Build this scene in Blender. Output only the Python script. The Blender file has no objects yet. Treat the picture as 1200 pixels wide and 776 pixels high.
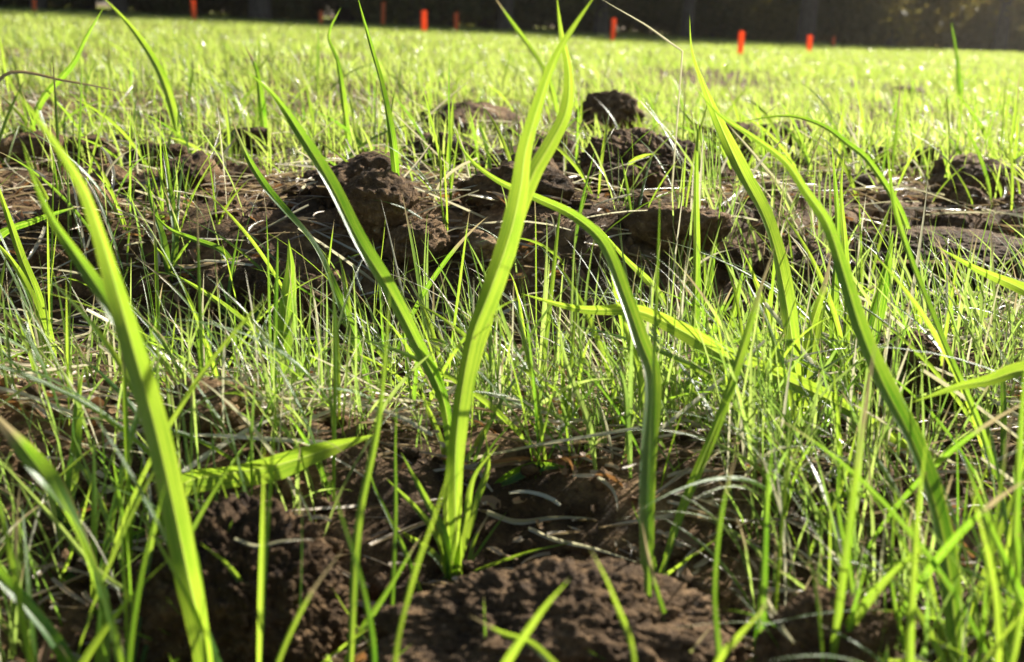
import bpy, bmesh, math, random
import numpy as np
from mathutils import Matrix, Vector

R = math.radians
rng = np.random.default_rng(7)
random.seed(7)
scene = bpy.context.scene
COL = scene.collection

# ------------------------------------------------------------------ camera
CAM_H = 0.25
PITCH, ROLL = R(14.4), R(2.65)
FPX = 1449.0                      # focal length in pixels of the 1200 px wide photograph
fw = np.array([0, math.cos(PITCH), -math.sin(PITCH)])
r0 = np.array([1.0, 0, 0]); u0 = np.array([0, math.sin(PITCH), math.cos(PITCH)])
rt = r0 * math.cos(ROLL) + u0 * math.sin(ROLL)
up = u0 * math.cos(ROLL) - r0 * math.sin(ROLL)
CAM = np.array([0, 0, CAM_H])
cd = bpy.data.cameras.new('camera')
cam = bpy.data.objects.new('camera', cd); COL.objects.link(cam)
cam.matrix_world = Matrix(((rt[0], up[0], -fw[0], CAM[0]), (rt[1], up[1], -fw[1], CAM[1]),
                           (rt[2], up[2], -fw[2], CAM[2]), (0, 0, 0, 1)))
cd.sensor_width = 36; cd.lens = 36 * FPX / 1200
cd.clip_start = 0.02; cd.clip_end = 2000
cd.dof.use_dof = True; cd.dof.focus_distance = 0.95; cd.dof.aperture_fstop = 9.8
cd.dof.aperture_blades = 7
scene.camera = cam

# ------------------------------------------------------------------ light
SUN_AZ, SUN_EL = R(43), R(29)     # azimuth clockwise from +Y (the view), sun behind the grass to the right
w = bpy.data.worlds.new('World'); scene.world = w; w.use_nodes = True
nt = w.node_tree; nt.nodes.clear()
sky = nt.nodes.new('ShaderNodeTexSky'); sky.sky_type = 'NISHITA'; sky.sun_disc = False
sky.sun_elevation = SUN_EL; sky.sun_rotation = SUN_AZ; sky.air_density = 1.0; sky.dust_density = 1.5
bg = nt.nodes.new('ShaderNodeBackground'); bg.inputs[1].default_value = 0.05
wo = nt.nodes.new('ShaderNodeOutputWorld')
nt.links.new(sky.outputs[0], bg.inputs[0]); nt.links.new(bg.outputs[0], wo.inputs[0])
sd = bpy.data.lights.new('sun', 'SUN'); sd.energy = 5.0; sd.angle = R(0.53); sd.color = (1.0, 0.95, 0.86)
sun = bpy.data.objects.new('sun', sd); COL.objects.link(sun)
tosun = Vector((math.sin(SUN_AZ) * math.cos(SUN_EL), math.cos(SUN_AZ) * math.cos(SUN_EL), math.sin(SUN_EL)))
sun.rotation_euler = tosun.to_track_quat('Z', 'Y').to_euler()
vs = scene.view_settings
vs.view_transform = 'Standard'; vs.look = 'None'; vs.gamma = 1; vs.use_curve_mapping = False
vs.exposure = 1.38
scene.render.engine = 'CYCLES'
cy = scene.cycles
cy.max_bounces = 8; cy.transmission_bounces = 6; cy.diffuse_bounces = 4; cy.glossy_bounces = 3
cy.transparent_max_bounces = 8; cy.caustics_reflective = False; cy.caustics_refractive = False
cy.sample_clamp_indirect = 6
cy.use_denoising = True
try:
    cy.denoiser = 'OPENIMAGEDENOISE'; cy.denoising_prefilter = 'ACCURATE'
except Exception:
    pass

# ------------------------------------------------------------------ noise
_tab = rng.random(65536)
def _h(ix, iy, iz):
    k = (ix * 73856093) ^ (iy * 19349663) ^ (iz * 83492791)
    k = (k ^ (k >> 13)) * 1274126177
    return _tab[(k ^ (k >> 16)) & 65535]
def vnoise(x, y, z):
    ix = np.floor(x).astype(np.int64); iy = np.floor(y).astype(np.int64); iz = np.floor(z).astype(np.int64)
    fx, fy, fz = x - ix, y - iy, z - iz
    fx = fx * fx * fx * (fx * (fx * 6 - 15) + 10); fy = fy * fy * fy * (fy * (fy * 6 - 15) + 10); fz = fz * fz * fz * (fz * (fz * 6 - 15) + 10)
    def L(a, b, t): return a + (b - a) * t
    c = [_h(ix + i, iy + j, iz + k) for k in (0, 1) for j in (0, 1) for i in (0, 1)]
    a = L(L(c[0], c[1], fx), L(c[2], c[3], fx), fy); b = L(L(c[4], c[5], fx), L(c[6], c[7], fx), fy)
    return L(a, b, fz) * 2 - 1
def fbm(x, y, z, octv=4, gain=.5, billow=False):
    s = 0; a = 1; t = 0
    for i in range(octv):
        n = vnoise(x * 2.03 ** i + 17.3 * i, y * 2.03 ** i + 5.1 * i, z * 2.03 ** i - 9.7 * i)
        if billow: n = np.abs(n) * 2 - .6
        s = s + a * n; t += a; a *= gain
    return s / t
def cell(x, y, z):
    """rounded lumps: 1 minus the squared distance to the nearest jittered lattice point"""
    ix = np.floor(x).astype(np.int64); iy = np.floor(y).astype(np.int64); iz = np.floor(z).astype(np.int64)
    best = np.full(np.shape(x), 9.0)
    for i in (-1, 0, 1):
        for j in (-1, 0, 1):
            for k in (-1, 0, 1):
                cx, cyy, cz = ix + i, iy + j, iz + k
                px = cx + _h(cx, cyy, cz); py = cyy + _h(cx + 71, cyy, cz); pz = cz + _h(cx, cyy + 93, cz)
                best = np.minimum(best, (px - x) ** 2 + (py - y) ** 2 + (pz - z) ** 2)
    return 1 - best
def sst(a, b, t):
    t = np.clip((t - a) / (b - a), 0, 1); return t * t * (3 - 2 * t)

# ------------------------------------------------------------------ terrain
def T(x, y):
    x = np.asarray(x, float); y = np.asarray(y, float)
    d = np.sqrt(x * x + y * y)
    z = -0.008 * np.maximum(y, 0) + .0012 * np.maximum(y - 30, 0)
    wob = .30 * vnoise(x * 1.9 + 3, x * 0 + 1.5, x * 0) + .06 * vnoise(x * 5, x * 0 + 4.5, x * 0)
    z = z + (.055 + .036 * vnoise(x * 2.6 + 8.2, y * .6, x * 0 + 2.2)) * sst(1.27, 1.42, y + wob) * (1 - .55 * sst(3, 12, d))
    z = z - 0.042 * sst(.92, 1.15, y + wob) * (1 - sst(1.25, 1.4, y + wob))
    z = z - 0.04 * (1 - sst(.52, .68, y))
    near = 1 - .75 * sst(2.5, 9, d)
    z = z + near * (0.018 * fbm(x * 4, y * 4, x * 0, 3) + 0.011 * fbm(x * 13, y * 13, x * 0 + 3, 3, .55, True))
    z = z + near * .010 * cell(x * 20, y * 20, x * 0 + .5) + (1 - sst(3, 6, d)) * .0045 * cell(x * 55, y * 55, x * 0 + .5) + (1 - sst(2, 5, d)) * .0035 * fbm(x * 70, y * 70, x * 0, 3, .6, True)
    z = z + .03 * sst(15, 70, d) * vnoise(x * .05, y * .05, x * 0)
    return z
def ray(px, py):
    v = fw + rt * ((px - 600) / FPX) - up * ((py - 388) / FPX)
    return v
def hit(px, py):
    """distance along the view axis at which the pixel's ray meets the ground"""
    v = ray(px, py); ds = np.concatenate([np.arange(.2, 3, .004), np.geomspace(3, 150, 1500)])
    P = CAM + v * ds[:, None]
    below = P[:, 2] < T(P[:, 0], P[:, 1])
    i = int(np.argmax(below)) if below.any() else len(ds) - 1
    return float(ds[i])

# ------------------------------------------------------------------ helpers
def nodes(name):
    m = bpy.data.materials.new(name); m.use_nodes = True; n = m.node_tree; n.nodes.clear(); return m, n
def N(n, typ, **kw):
    x = n.nodes.new(typ)
    for k, v in kw.items():
        if k.startswith('i'):
            x.inputs[int(k[1:])].default_value = v
        else: setattr(x, k, v)
    return x
def mixc(n, a, b, f, blend='MIX'):
    m = n.nodes.new('ShaderNodeMix'); m.data_type = 'RGBA'; m.blend_type = blend
    for sock, v in ((m.inputs[0], f), (m.inputs[6], a), (m.inputs[7], b)):
        if isinstance(v, bpy.types.NodeSocket): n.links.new(v, sock)
        else: sock.default_value = v
    return m.outputs[2]
def ramp(n, fac, stops):
    r = n.nodes.new('ShaderNodeValToRGB'); e = r.color_ramp.elements
    while len(e) < len(stops): e.new(.5)
    for q, (p, c) in zip(e, stops): q.position = p; q.color = tuple(c) + (1,) if len(c) == 3 else c
    n.links.new(fac, r.inputs[0]); return r.outputs[0]
def math_(n, op, a, b=None, c=None):
    m = n.nodes.new('ShaderNodeMath'); m.operation = op
    for s, v in zip(m.inputs, (a, b, c)):
        if v is None: continue
        if isinstance(v, bpy.types.NodeSocket): n.links.new(v, s)
        else: s.default_value = v
    return m.outputs[0]
def noise_n(n, vec, scale, detail=4, rough=.55):
    x = n.nodes.new('ShaderNodeTexNoise'); x.inputs['Scale'].default_value = scale
    x.inputs['Detail'].default_value = detail; x.inputs['Roughness'].default_value = rough
    if vec is not None: n.links.new(vec, x.inputs['Vector'])
    return x.outputs[0]

def leaf_material(name, c0, c1, t0, t1, trans=.5, dry=(.42, .34, .17), rough=.34, drytip=.8, streak=1.0):
    m, n = nodes(name)
    rnd = N(n, 'ShaderNodeAttribute', attribute_name='rnd').outputs['Fac']
    al = N(n, 'ShaderNodeAttribute', attribute_name='along').outputs['Fac']
    ac = N(n, 'ShaderNodeAttribute', attribute_name='across').outputs['Fac']
    geo = N(n, 'ShaderNodeNewGeometry').outputs['Position']
    # veins: fine lines that run the length of the blade, plus a paler midrib
    comb = N(n, 'ShaderNodeCombineXYZ')
    n.links.new(math_(n, 'MULTIPLY', ac, 14.0), comb.inputs[0]); n.links.new(math_(n, 'MULTIPLY', al, 2.5), comb.inputs[1])
    n.links.new(math_(n, 'MULTIPLY', rnd, 40.0), comb.inputs[2])
    vein = noise_n(n, comb.outputs[0], 1.6, 3, .6)
    mott = noise_n(n, geo, 60, 3)
    fac = math_(n, 'ADD', math_(n, 'MULTIPLY', rnd, .6), math_(n, 'MULTIPLY', mott, .45))
    fac = math_(n, 'ADD', fac, math_(n, 'MULTIPLY', math_(n, 'SUBTRACT', vein, .5), 1.5 * streak))
    base = mixc(n, tuple(c0) + (1,), tuple(c1) + (1,), fac); tr = mixc(n, tuple(t0) + (1,), tuple(t1) + (1,), fac)
    rib = math_(n, 'MULTIPLY', math_(n, 'LESS_THAN', math_(n, 'ABSOLUTE', math_(n, 'SUBTRACT', ac, .5)), .035), .45 * min(streak, 1.0))
    tr = mixc(n, tr, (.70, .80, .20, 1), rib); base = mixc(n, base, (.22, .30, .07, 1), rib)
    # dry tip: how far it reaches differs from blade to blade
    rf = math_(n, 'FRACT', math_(n, 'MULTIPLY', rnd, 37.7))
    edge = math_(n, 'SUBTRACT', 1.06, math_(n, 'MULTIPLY', math_(n, 'POWER', rf, 3.0), 1.06 - drytip + .12))
    d = math_(n, 'ADD', math_(n, 'SUBTRACT', al, edge), math_(n, 'MULTIPLY', math_(n, 'SUBTRACT', mott, .5), .15))
    mr = N(n, 'ShaderNodeMapRange'); n.links.new(d, mr.inputs[0]); mr.inputs[1].default_value = -.02; mr.inputs[2].default_value = .06
    dr = mr.outputs[0]
    # some blades carry reddish brown margins
    em = math_(n, 'GREATER_THAN', math_(n, 'ABSOLUTE', math_(n, 'SUBTRACT', ac, .5)), .455)
    em = math_(n, 'MULTIPLY', em, math_(n, 'MULTIPLY', math_(n, 'GREATER_THAN', mott, .5), .7))
    base = mixc(n, base, (.28, .17, .06, 1), em)
    base = mixc(n, base, tuple(dry) + (1,), dr); tr = mixc(n, tr, tuple(c * .8 for c in dry) + (1,), dr)
    sp = noise_n(n, geo, 420, 2); spot = math_(n, 'MULTIPLY', math_(n, 'GREATER_THAN', sp, .70), .6 * min(1.0, streak))
    base = mixc(n, base, (.30, .24, .10, 1), spot); tr = mixc(n, tr, (.35, .28, .08, 1), spot)
    p = N(n, 'ShaderNodeBsdfPrincipled'); n.links.new(base, p.inputs['Base Color']); p.inputs['Roughness'].default_value = rough
    p.inputs['Specular IOR Level'].default_value = .5
    bm_ = N(n, 'ShaderNodeBump'); bm_.inputs['Strength'].default_value = .35; bm_.inputs['Distance'].default_value = .0006
    n.links.new(vein, bm_.inputs['Height']); n.links.new(bm_.outputs[0], p.inputs['Normal'])
    t = N(n, 'ShaderNodeBsdfTranslucent'); n.links.new(tr, t.inputs[0])
    mx = N(n, 'ShaderNodeMixShader'); mx.inputs[0].default_value = trans
    n.links.new(p.outputs[0], mx.inputs[1]); n.links.new(t.outputs[0], mx.inputs[2])
    o = N(n, 'ShaderNodeOutputMaterial'); n.links.new(mx.outputs[0], o.inputs[0])
    return m
M_LEAF = leaf_material('cereal_leaf', (.025, .10, .012), (.09, .19, .03), (.08, .28, .006), (.56, .74, .055), .55, rough=.3, streak=1.7)
M_FINE = leaf_material('fine_grass', (.05, .12, .018), (.15, .21, .05), (.10, .28, .010), (.62, .76, .17), .5, drytip=.6, rough=.25)
M_FAR = leaf_material('field_grass', (.05, .12, .015), (.15, .22, .04), (.28, .48, .02), (.66, .75, .17), .56, drytip=.8, rough=.28)
M_PALE = leaf_material('bleached_glint_grass', (.42, .38, .24), (.78, .74, .60), (.5, .46, .24), (.75, .70, .48), .4, rough=.2)  # dead pale grass; the white also stands in for glints on thin blades
M_STRAW = leaf_material('straw', (.14, .09, .05), (.70, .58, .40), (.25, .17, .08), (.6, .45, .25), .25, dry=(.36, .26, .15), rough=.35)
M_FOREST = leaf_material('woodland_leaf', (.035, .05, .008), (.10, .09, .02), (.10, .13, .01), (.34, .26, .03), .5, rough=.5, streak=.2)

def soil_material():
    m, n = nodes('soil')
    g = N(n, 'ShaderNodeNewGeometry').outputs['Position']
    a = noise_n(n, g, 9, 5, .6); b = noise_n(n, g, 90, 5, .65); c = noise_n(n, g, 420, 4, .7)
    f = math_(n, 'ADD', math_(n, 'MULTIPLY', a, .55), math_(n, 'MULTIPLY', b, .5))
    col = ramp(n, f, [(.36, (.028, .015, .006)), (.50, (.095, .054, .022)), (.60, (.21, .125, .055)), (.70, (.42, .28, .145))])
    col = mixc(n, col, (.48, .32, .17, 1), math_(n, 'MULTIPLY', math_(n, 'GREATER_THAN', c, .64), .5))
    p = N(n, 'ShaderNodeBsdfPrincipled'); n.links.new(col, p.inputs['Base Color']); p.inputs['Roughness'].default_value = .9
    p.inputs['Specular IOR Level'].default_value = .25
    hgt = math_(n, 'ADD', math_(n, 'MULTIPLY', b, 1.0), math_(n, 'MULTIPLY', c, .35))
    bm_ = N(n, 'ShaderNodeBump'); bm_.inputs['Strength'].default_value = 1.0; bm_.inputs['Distance'].default_value = .008
    n.links.new(hgt, bm_.inputs['Height']); n.links.new(bm_.outputs[0], p.inputs['Normal'])
    o = N(n, 'ShaderNodeOutputMaterial'); n.links.new(p.outputs[0], o.inputs[0])
    return m
M_SOIL = soil_material()
def bark_material():
    m, n = nodes('bark')
    tc = N(n, 'ShaderNodeTexCoord').outputs['Object']
    mp = N(n, 'ShaderNodeMapping'); mp.inputs['Scale'].default_value = (6, 6, 1.2); n.links.new(tc, mp.inputs[0])
    a = noise_n(n, mp.outputs[0], 3, 6, .65)
    col = ramp(n, a, [(.35, (.035, .027, .02)), (.6, (.12, .095, .07)), (.75, (.2, .17, .13))])
    p = N(n, 'ShaderNodeBsdfPrincipled'); n.links.new(col, p.inputs['Base Color']); p.inputs['Roughness'].default_value = .9
    b = N(n, 'ShaderNodeBump'); b.inputs['Distance'].default_value = .05; n.links.new(a, b.inputs['Height']); n.links.new(b.outputs[0], p.inputs['Normal'])
    o = N(n, 'ShaderNodeOutputMaterial'); n.links.new(p.outputs[0], o.inputs[0]); return m
M_BARK = bark_material()
def plastic(name, c0, c1, trans=0.0):
    m, n = nodes(name)
    tc = N(n, 'ShaderNodeTexCoord').outputs['Object']; a = noise_n(n, tc, 25, 4)
    col = mixc(n, tuple(c0) + (1,), tuple(c1) + (1,), a)
    p = N(n, 'ShaderNodeBsdfPrincipled'); n.links.new(col, p.inputs['Base Color']); p.inputs['Roughness'].default_value = .45
    t = N(n, 'ShaderNodeBsdfTranslucent'); n.links.new(col, t.inputs[0])
    mx = N(n, 'ShaderNodeMixShader'); mx.inputs[0].default_value = trans
    n.links.new(p.outputs[0], mx.inputs[1]); n.links.new(t.outputs[0], mx.inputs[2])
    o = N(n, 'ShaderNodeOutputMaterial'); n.links.new(mx.outputs[0], o.inputs[0]); return m
M_ORANGE = plastic('orange_plastic', (.95, .20, .04), (1.0, .34, .09), .5)
M_WIRE = plastic('stake_tip', (.35, .05, .02), (.22, .12, .08))

def mesh_np(name, V, F, mat, attrs=None, smooth=True):
    V = np.ascontiguousarray(V, np.float32).reshape(-1, 3); F = np.ascontiguousarray(F, np.int32); k = F.shape[1]
    me = bpy.data.meshes.new(name)
    me.vertices.add(len(V)); me.vertices.foreach_set('co', V.ravel())
    me.loops.add(F.size); me.loops.foreach_set('vertex_index', F.ravel())
    me.polygons.add(len(F)); me.polygons.foreach_set('loop_start', np.arange(0, F.size, k, dtype=np.int32))
    me.polygons.foreach_set('loop_total', np.full(len(F), k, np.int32))
    if smooth: me.polygons.foreach_set('use_smooth', np.ones(len(F), bool))
    me.update(calc_edges=True)
    for an, av in (attrs or {}).items():
        at = me.attributes.new(an, 'FLOAT', 'POINT'); at.data.foreach_set('value', np.ascontiguousarray(av, np.float32).ravel())
    me.materials.append(mat)
    return me
def link(name, me, parent=None, loc=(0, 0, 0)):
    o = bpy.data.objects.new(name, me); COL.objects.link(o); o.location = loc
    if parent is not None: o.parent = parent
    return o
def tag(o, label=None, cat=None, group=None, kind=None):
    if label: o['label'] = label
    if cat: o['category'] = cat
    if group: o['group'] = group
    if kind: o['kind'] = kind
    return o
def grid_faces(nb, rows, cols):
    i = np.arange(rows - 1)[:, None] * cols + np.arange(cols - 1)[None]
    f = np.stack([i, i + 1, i + cols + 1, i + cols], -1).reshape(-1, 4)
    return (f[None] + (np.arange(nb) * rows * cols)[:, None, None]).reshape(-1, 4)

def strips(C, W, S, rnd, cols=3, fold=.25):
    """C (n,r,3) centre lines, W (n,r) full widths, S (n,r,3) unit side vectors -> vertex arrays"""
    n, r, _ = C.shape
    Tn = np.gradient(C, axis=1); Tn /= np.linalg.norm(Tn, axis=2, keepdims=True) + 1e-9
    S = S - (S * Tn).sum(2, keepdims=True) * Tn; S /= np.linalg.norm(S, axis=2, keepdims=True) + 1e-9
    Nn = np.cross(Tn, S)
    a = np.linspace(-.5, .5, cols) if cols != 9 else np.array([-.5, -.34, -.16, -.035, 0, .035, .16, .34, .5])
    V = C[:, :, None] + S[:, :, None] * (W[..., None] * a)[..., None] + Nn[:, :, None] * (W[..., None] * fold * np.abs(a) * 2 * .5)[..., None]
    al = np.broadcast_to(np.linspace(0, 1, r)[None, :, None], (n, r, cols))
    ac = np.broadcast_to((a + .5)[None, None], (n, r, cols)); rn = np.broadcast_to(np.asarray(rnd)[:, None, None], (n, r, cols))
    return V.reshape(-1, 3), grid_faces(n, r, cols), dict(rnd=rn, along=al, across=ac)

def blades(P, h, wd, az, lean, face, rnd, rows=7, cols=3, curl=2.0, wig=0.0, kink=None):
    n = len(P); t = np.linspace(0, 1, rows)[None]
    hz = h[:, None] * lean[:, None] * t ** curl
    up_ = h[:, None] * (t - .38 * np.clip(lean, 0, 1.6)[:, None] * t ** 2.4)
    wx = wig * h[:, None] * np.sin(t * 5 + rnd[:, None] * 40) * t
    ca, sa = np.cos(az)[:, None], np.sin(az)[:, None]
    C = np.stack([P[:, 0:1] + hz * ca - wx * sa, P[:, 1:2] + hz * sa + wx * ca, P[:, 2:3] + up_], -1)
    W = wd[:, None] * (.45 + .55 * np.sin(np.clip(t * 1.9, 0, 1.57))) * (1 - t ** 2.6) + 1e-5
    tw = face[:, None] + (rnd[:, None] - .5) * 3.0 * t
    S = np.stack([np.cos(tw), np.sin(tw), 0 * tw], -1)
    return strips(C, W, S, rnd, cols)

# ------------------------------------------------------------------ ground
nx, ny = 980, 1150
ux = np.linspace(-math.asinh(400 / .45), math.asinh(400 / .45), nx); gx = .45 * np.sinh(ux)
uy = np.linspace(-math.asinh(60 / .5), math.asinh(600 / .5), ny); gy = .85 + .5 * np.sinh(uy)
GX, GY = np.meshgrid(gx, gy)
V = np.stack([GX, GY, T(GX, GY)], -1)
ground = link('ground', mesh_np('ground', V, grid_faces(1, ny, nx), M_SOIL)); tag(ground, kind='structure')

# ------------------------------------------------------------------ clods
def ico(sub):
    bm = bmesh.new(); bmesh.ops.create_icosphere(bm, subdivisions=sub, radius=1)
    v = np.array([q.co[:] for q in bm.verts]); f = np.array([[q.index for q in p.verts] for p in bm.faces]); bm.free(); return v, f
ICO = {s: ico(s) for s in (1, 5, 6, 7)}
def clod_mesh(seed, sub=5, sx=1, sy=1, sz=1, lump=.34, fine=1.0):
    v, f = ICO[sub]
    o = seed * 13.7
    q = v * np.array([sx, sy, sz]) / max(sx, sy, sz)
    d = 1 + lump * fbm(q[:, 0] * 1.1 + o, q[:, 1] * 1.1, q[:, 2] * 1.1, 2) + .18 * (cell(q[:, 0] * 2.6 + o, q[:, 1] * 2.6, q[:, 2] * 2.6) - .6)
    g = np.random.default_rng(seed + 4000)
    for _ in range(16):                                   # broken faces make the clod angular
        nn = g.standard_normal(3); nn /= np.linalg.norm(nn); c = v @ nn
        d = np.where(c > .15, np.minimum(d, .12 * d + .88 * g.uniform(.72, .98) / np.maximum(c, .15)), d)
    d = d + fine * .13 * (cell(q[:, 0] * 5 + o, q[:, 1] * 5, q[:, 2] * 5) - .6) + fine * .07 * (cell(q[:, 0] * 10.3 + o, q[:, 1] * 10.3, q[:, 2] * 10.3) - .6) + fine * .075 * fbm(q[:, 0] * 14 + o, q[:, 1] * 14, q[:, 2] * 14, 4, .62, True)
    d = d + fine * .042 * (cell(q[:, 0] * 21 + o, q[:, 1] * 19, q[:, 2] * 19) - .6)
    V = v * d[:, None] * np.array([sx, sy, sz])
    return mesh_np('clod', V, f, M_SOIL)
def hero_clod(px, py, wpx, hpx, label, seed, depth=None, sub=6, dy=1.0, cat='soil clod'):
    """(px, py) the middle of the clod in the photograph, its base is sunk in the ground"""
    d = depth or hit(px, py + hpx * .5)
    p = CAM + ray(px, py) * d
    sx = wpx / FPX * d / 2; sz = hpx / FPX * d / 2
    p[1] += sx * .35 * dy
    o = link('soil_clod', clod_mesh(seed, sub, sx, sx * dy * .9, sz), None, tuple(p))
    tag(o, label, cat, 'large soil clods'); return p, sx, sz
hero_clod(272, 735, 260, 270, 'big rough clod at lower left, behind the broadest leaf', 1, .55, 7)
hero_clod(655, 792, 450, 205, 'widest brown clod at the bottom middle with sunlit crumbs on top', 2, .52, 7, .8)
hero_clod(970, 785, 175, 150, 'low crumbly clod at the bottom right of the widest clod', 3, .51, 7)
hero_clod(765, 232, 215, 135, 'tall dark clod standing on the ridge behind the middle blades', 4, 1.46, 7)
hero_clod(1078, 440, 110, 90, 'rounded clod in front of the layered straw on the right', 5, None, 6)
hero_clod(715, 135, 80, 60, 'small clod peeping over the top of the tall dark clod', 6, 2.1, 5)
hero_clod(555, 155, 130, 60, 'dark clod on the ridge left of the crossed leaves', 7, 2.2, 5)
hero_clod(440, 252, 150, 70, 'dark clod on the ridge edge behind the leaning leaf', 8, 1.7, 6)
hero_clod(565, 270, 210, 90, 'long dark clod at the foot of the ridge behind the tallest leaf', 9, 1.5, 6)
hero_clod(1155, 150, 110, 36, 'pale flat clod lying in the far grass on the right', 10, 3.4, 5)
hero_clod(1065, 110, 44, 16, 'grey brown clod with dry stems in the far grass', 11, 4.6, 5)
hero_clod(250, 262, 190, 60, 'shaded clod under white bent straws on the left', 12, 1.62, 5)
hero_clod(90, 300, 150, 80, 'shaded clod at the left edge behind the thin stems', 13, 1.5, 5)
hero_clod(1120, 300, 240, 50, 'dark flat-topped clod under the straw layers at the right edge', 14, 1.35, 6)
hero_clod(900, 300, 150, 70, 'dark clod behind the two long leaves on the right', 15, 1.5, 5)
hero_clod(690, 96, 14, 10, 'tiny dark clod alone in the open far field', 16, 7.5, 5)
variants = [clod_mesh(100 + i, 5, 1, .85, .62, .4) for i in range(7)]
k = 0
for i in range(900):
    if k >= 290: break
    y = (rng.uniform(1.0, 2.2) if rng.random() < .62 else .5 + 3.0 * rng.random() ** 1.1); x = (rng.random() * 2 - 1) * (.25 + y * .46)
    s = (.009 + .036 * rng.random() ** 2) * (1.35 if 1.05 < y < 2.2 else .7)
    if y < .62 and s > .014: continue
    o = link('soil_clod', variants[i % 7], None, (x, y, float(T(x, y)) + s * .18)); o.scale = (s, s, s * rng.uniform(.8, 1.2))
    o.rotation_euler = (rng.uniform(-.4, .4), rng.uniform(-.4, .4), rng.uniform(0, 6.28))
    zone = ('small clod of brown soil among the near grass stems' if y < 1.1 else
            'medium clod of dark soil strewn over the shaded ridge' if y < 2 else 'clod half hidden in the grass beyond the ridge')
    tag(o, zone, 'soil clod', 'scattered soil clods' if y < 1.1 else 'ridge soil clods' if y < 2 else 'far soil clods'); k += 1
# crumbs
nC = 9000
v1, f1 = ICO[1]
y = .36 + 2.2 * rng.random(nC) ** 1.5; x = (rng.random(nC) * 2 - 1) * (.22 + y * .45); s = .0012 + .0065 * rng.random(nC) ** 3
dv = 1 + .35 * rng.standard_normal((nC, len(v1), 1)).clip(-1.4, 1.4) * .6
V = v1[None] * dv * s[:, None, None] * rng.uniform(.6, 1.2, (nC, 1, 3)) + np.stack([x, y, T(x, y) + s * .4], -1)[:, None]
F = (f1[None] + (np.arange(nC) * len(v1))[:, None, None]).reshape(-1, 3)
tag(link('soil_crumbs', mesh_np('soil_crumbs', V, F, M_SOIL, smooth=False)), 'loose brown soil crumbs covering the bare ground', 'soil crumbs', kind='stuff')

# ------------------------------------------------------------------ straw litter
def ribbons(P, L, wd, yaw, pitch, bend, rnd, rows=7, cols=3):
    n = len(P); t = np.linspace(-.5, .5, rows)[None]
    ang = yaw[:, None] + bend[:, None] * t
    dx = np.cos(ang); dy = np.sin(ang)
    X = np.cumsum(dx, 1) / rows * L[:, None]; Y = np.cumsum(dy, 1) / rows * L[:, None]
    X -= X.mean(1, keepdims=True); Y -= Y.mean(1, keepdims=True)
    C = np.stack([P[:, 0:1] + X, P[:, 1:2] + Y, P[:, 2:3] + t * L[:, None] * np.sin(pitch)[:, None] + .12 * L[:, None] * np.abs(np.sin(pitch))[:, None] - .15 * L[:, None] * (t * t) * np.abs(bend[:, None])], -1)
    W = wd[:, None] * (1 - .25 * (2 * t) ** 4)
    return strips(C, W, np.stack([-np.sin(ang), np.cos(ang), .5 * np.sin(rnd[:, None] * 50 + t * 3)], -1), rnd, cols, .9)
nS = 9000
y = .46 + 2.9 * rng.random(nS) ** 1.3; x = (rng.random(nS) * 2 - 1) * (.25 + y * .46)
L = (.012 + .10 * rng.random(nS) ** 2.2) * (.45 + .55 * sst(.5, .8, y))
P = np.stack([x, y, T(x, y) + .003 + .012 * rng.random(nS) ** 2], -1)
yaw = rng.normal(0, .55, nS)
V, F, A = ribbons(P, L, rng.uniform(.0009, .0036, nS), yaw, rng.normal(0, .14, nS), rng.normal(0, .8, nS), rng.random(nS))
tag(link('straw_litter', mesh_np('straw_litter', V, F, M_STRAW, A)), 'broken beige straw pieces littering the soil', 'straw', kind='stuff')
nS = 1300
y = .62 + 1.9 * rng.random(nS); x = (rng.random(nS) * 2 - 1) * (.22 + y * .45)
P = np.stack([x, y, T(x, y) + .004 + .02 * rng.random(nS)], -1)
V, F, A = ribbons(P, .03 + .14 * rng.random(nS) ** 1.5, rng.uniform(.0015, .0042, nS), rng.normal(0, .7, nS), rng.normal(0, .30, nS), rng.normal(0, 1.0, nS), rng.random(nS))
tag(link('dead_grass', mesh_np('dead_grass', V, F, M_PALE, A)), 'bleached dead grass leaves, partly painted glints, lying over the soil and the dark ridge', 'dead grass', kind='stuff')
nS = 900
y = .4 + 1.2 * rng.random(nS); x = (rng.random(nS) * 2 - 1) * (.22 + y * .45)
P = np.stack([x, y, T(x, y) + .004], -1)
V, F, A = ribbons(P, rng.uniform(.008, .03, nS), rng.uniform(.004, .010, nS), rng.uniform(0, 3.1, nS), rng.normal(0, .35, nS), rng.normal(0, 1.2, nS), rng.random(nS), 5, 4)
m_fl = leaf_material('dead_leaf', (.14, .07, .03), (.36, .22, .11), (.3, .13, .04), (.5, .25, .08), .25, dry=(.4, .3, .18), rough=.6)
tag(link('leaf_litter', mesh_np('leaf_litter', V, F, m_fl, A)), 'curled brown flakes of dead leaf on the soil', 'leaf litter', kind='stuff')

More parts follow.
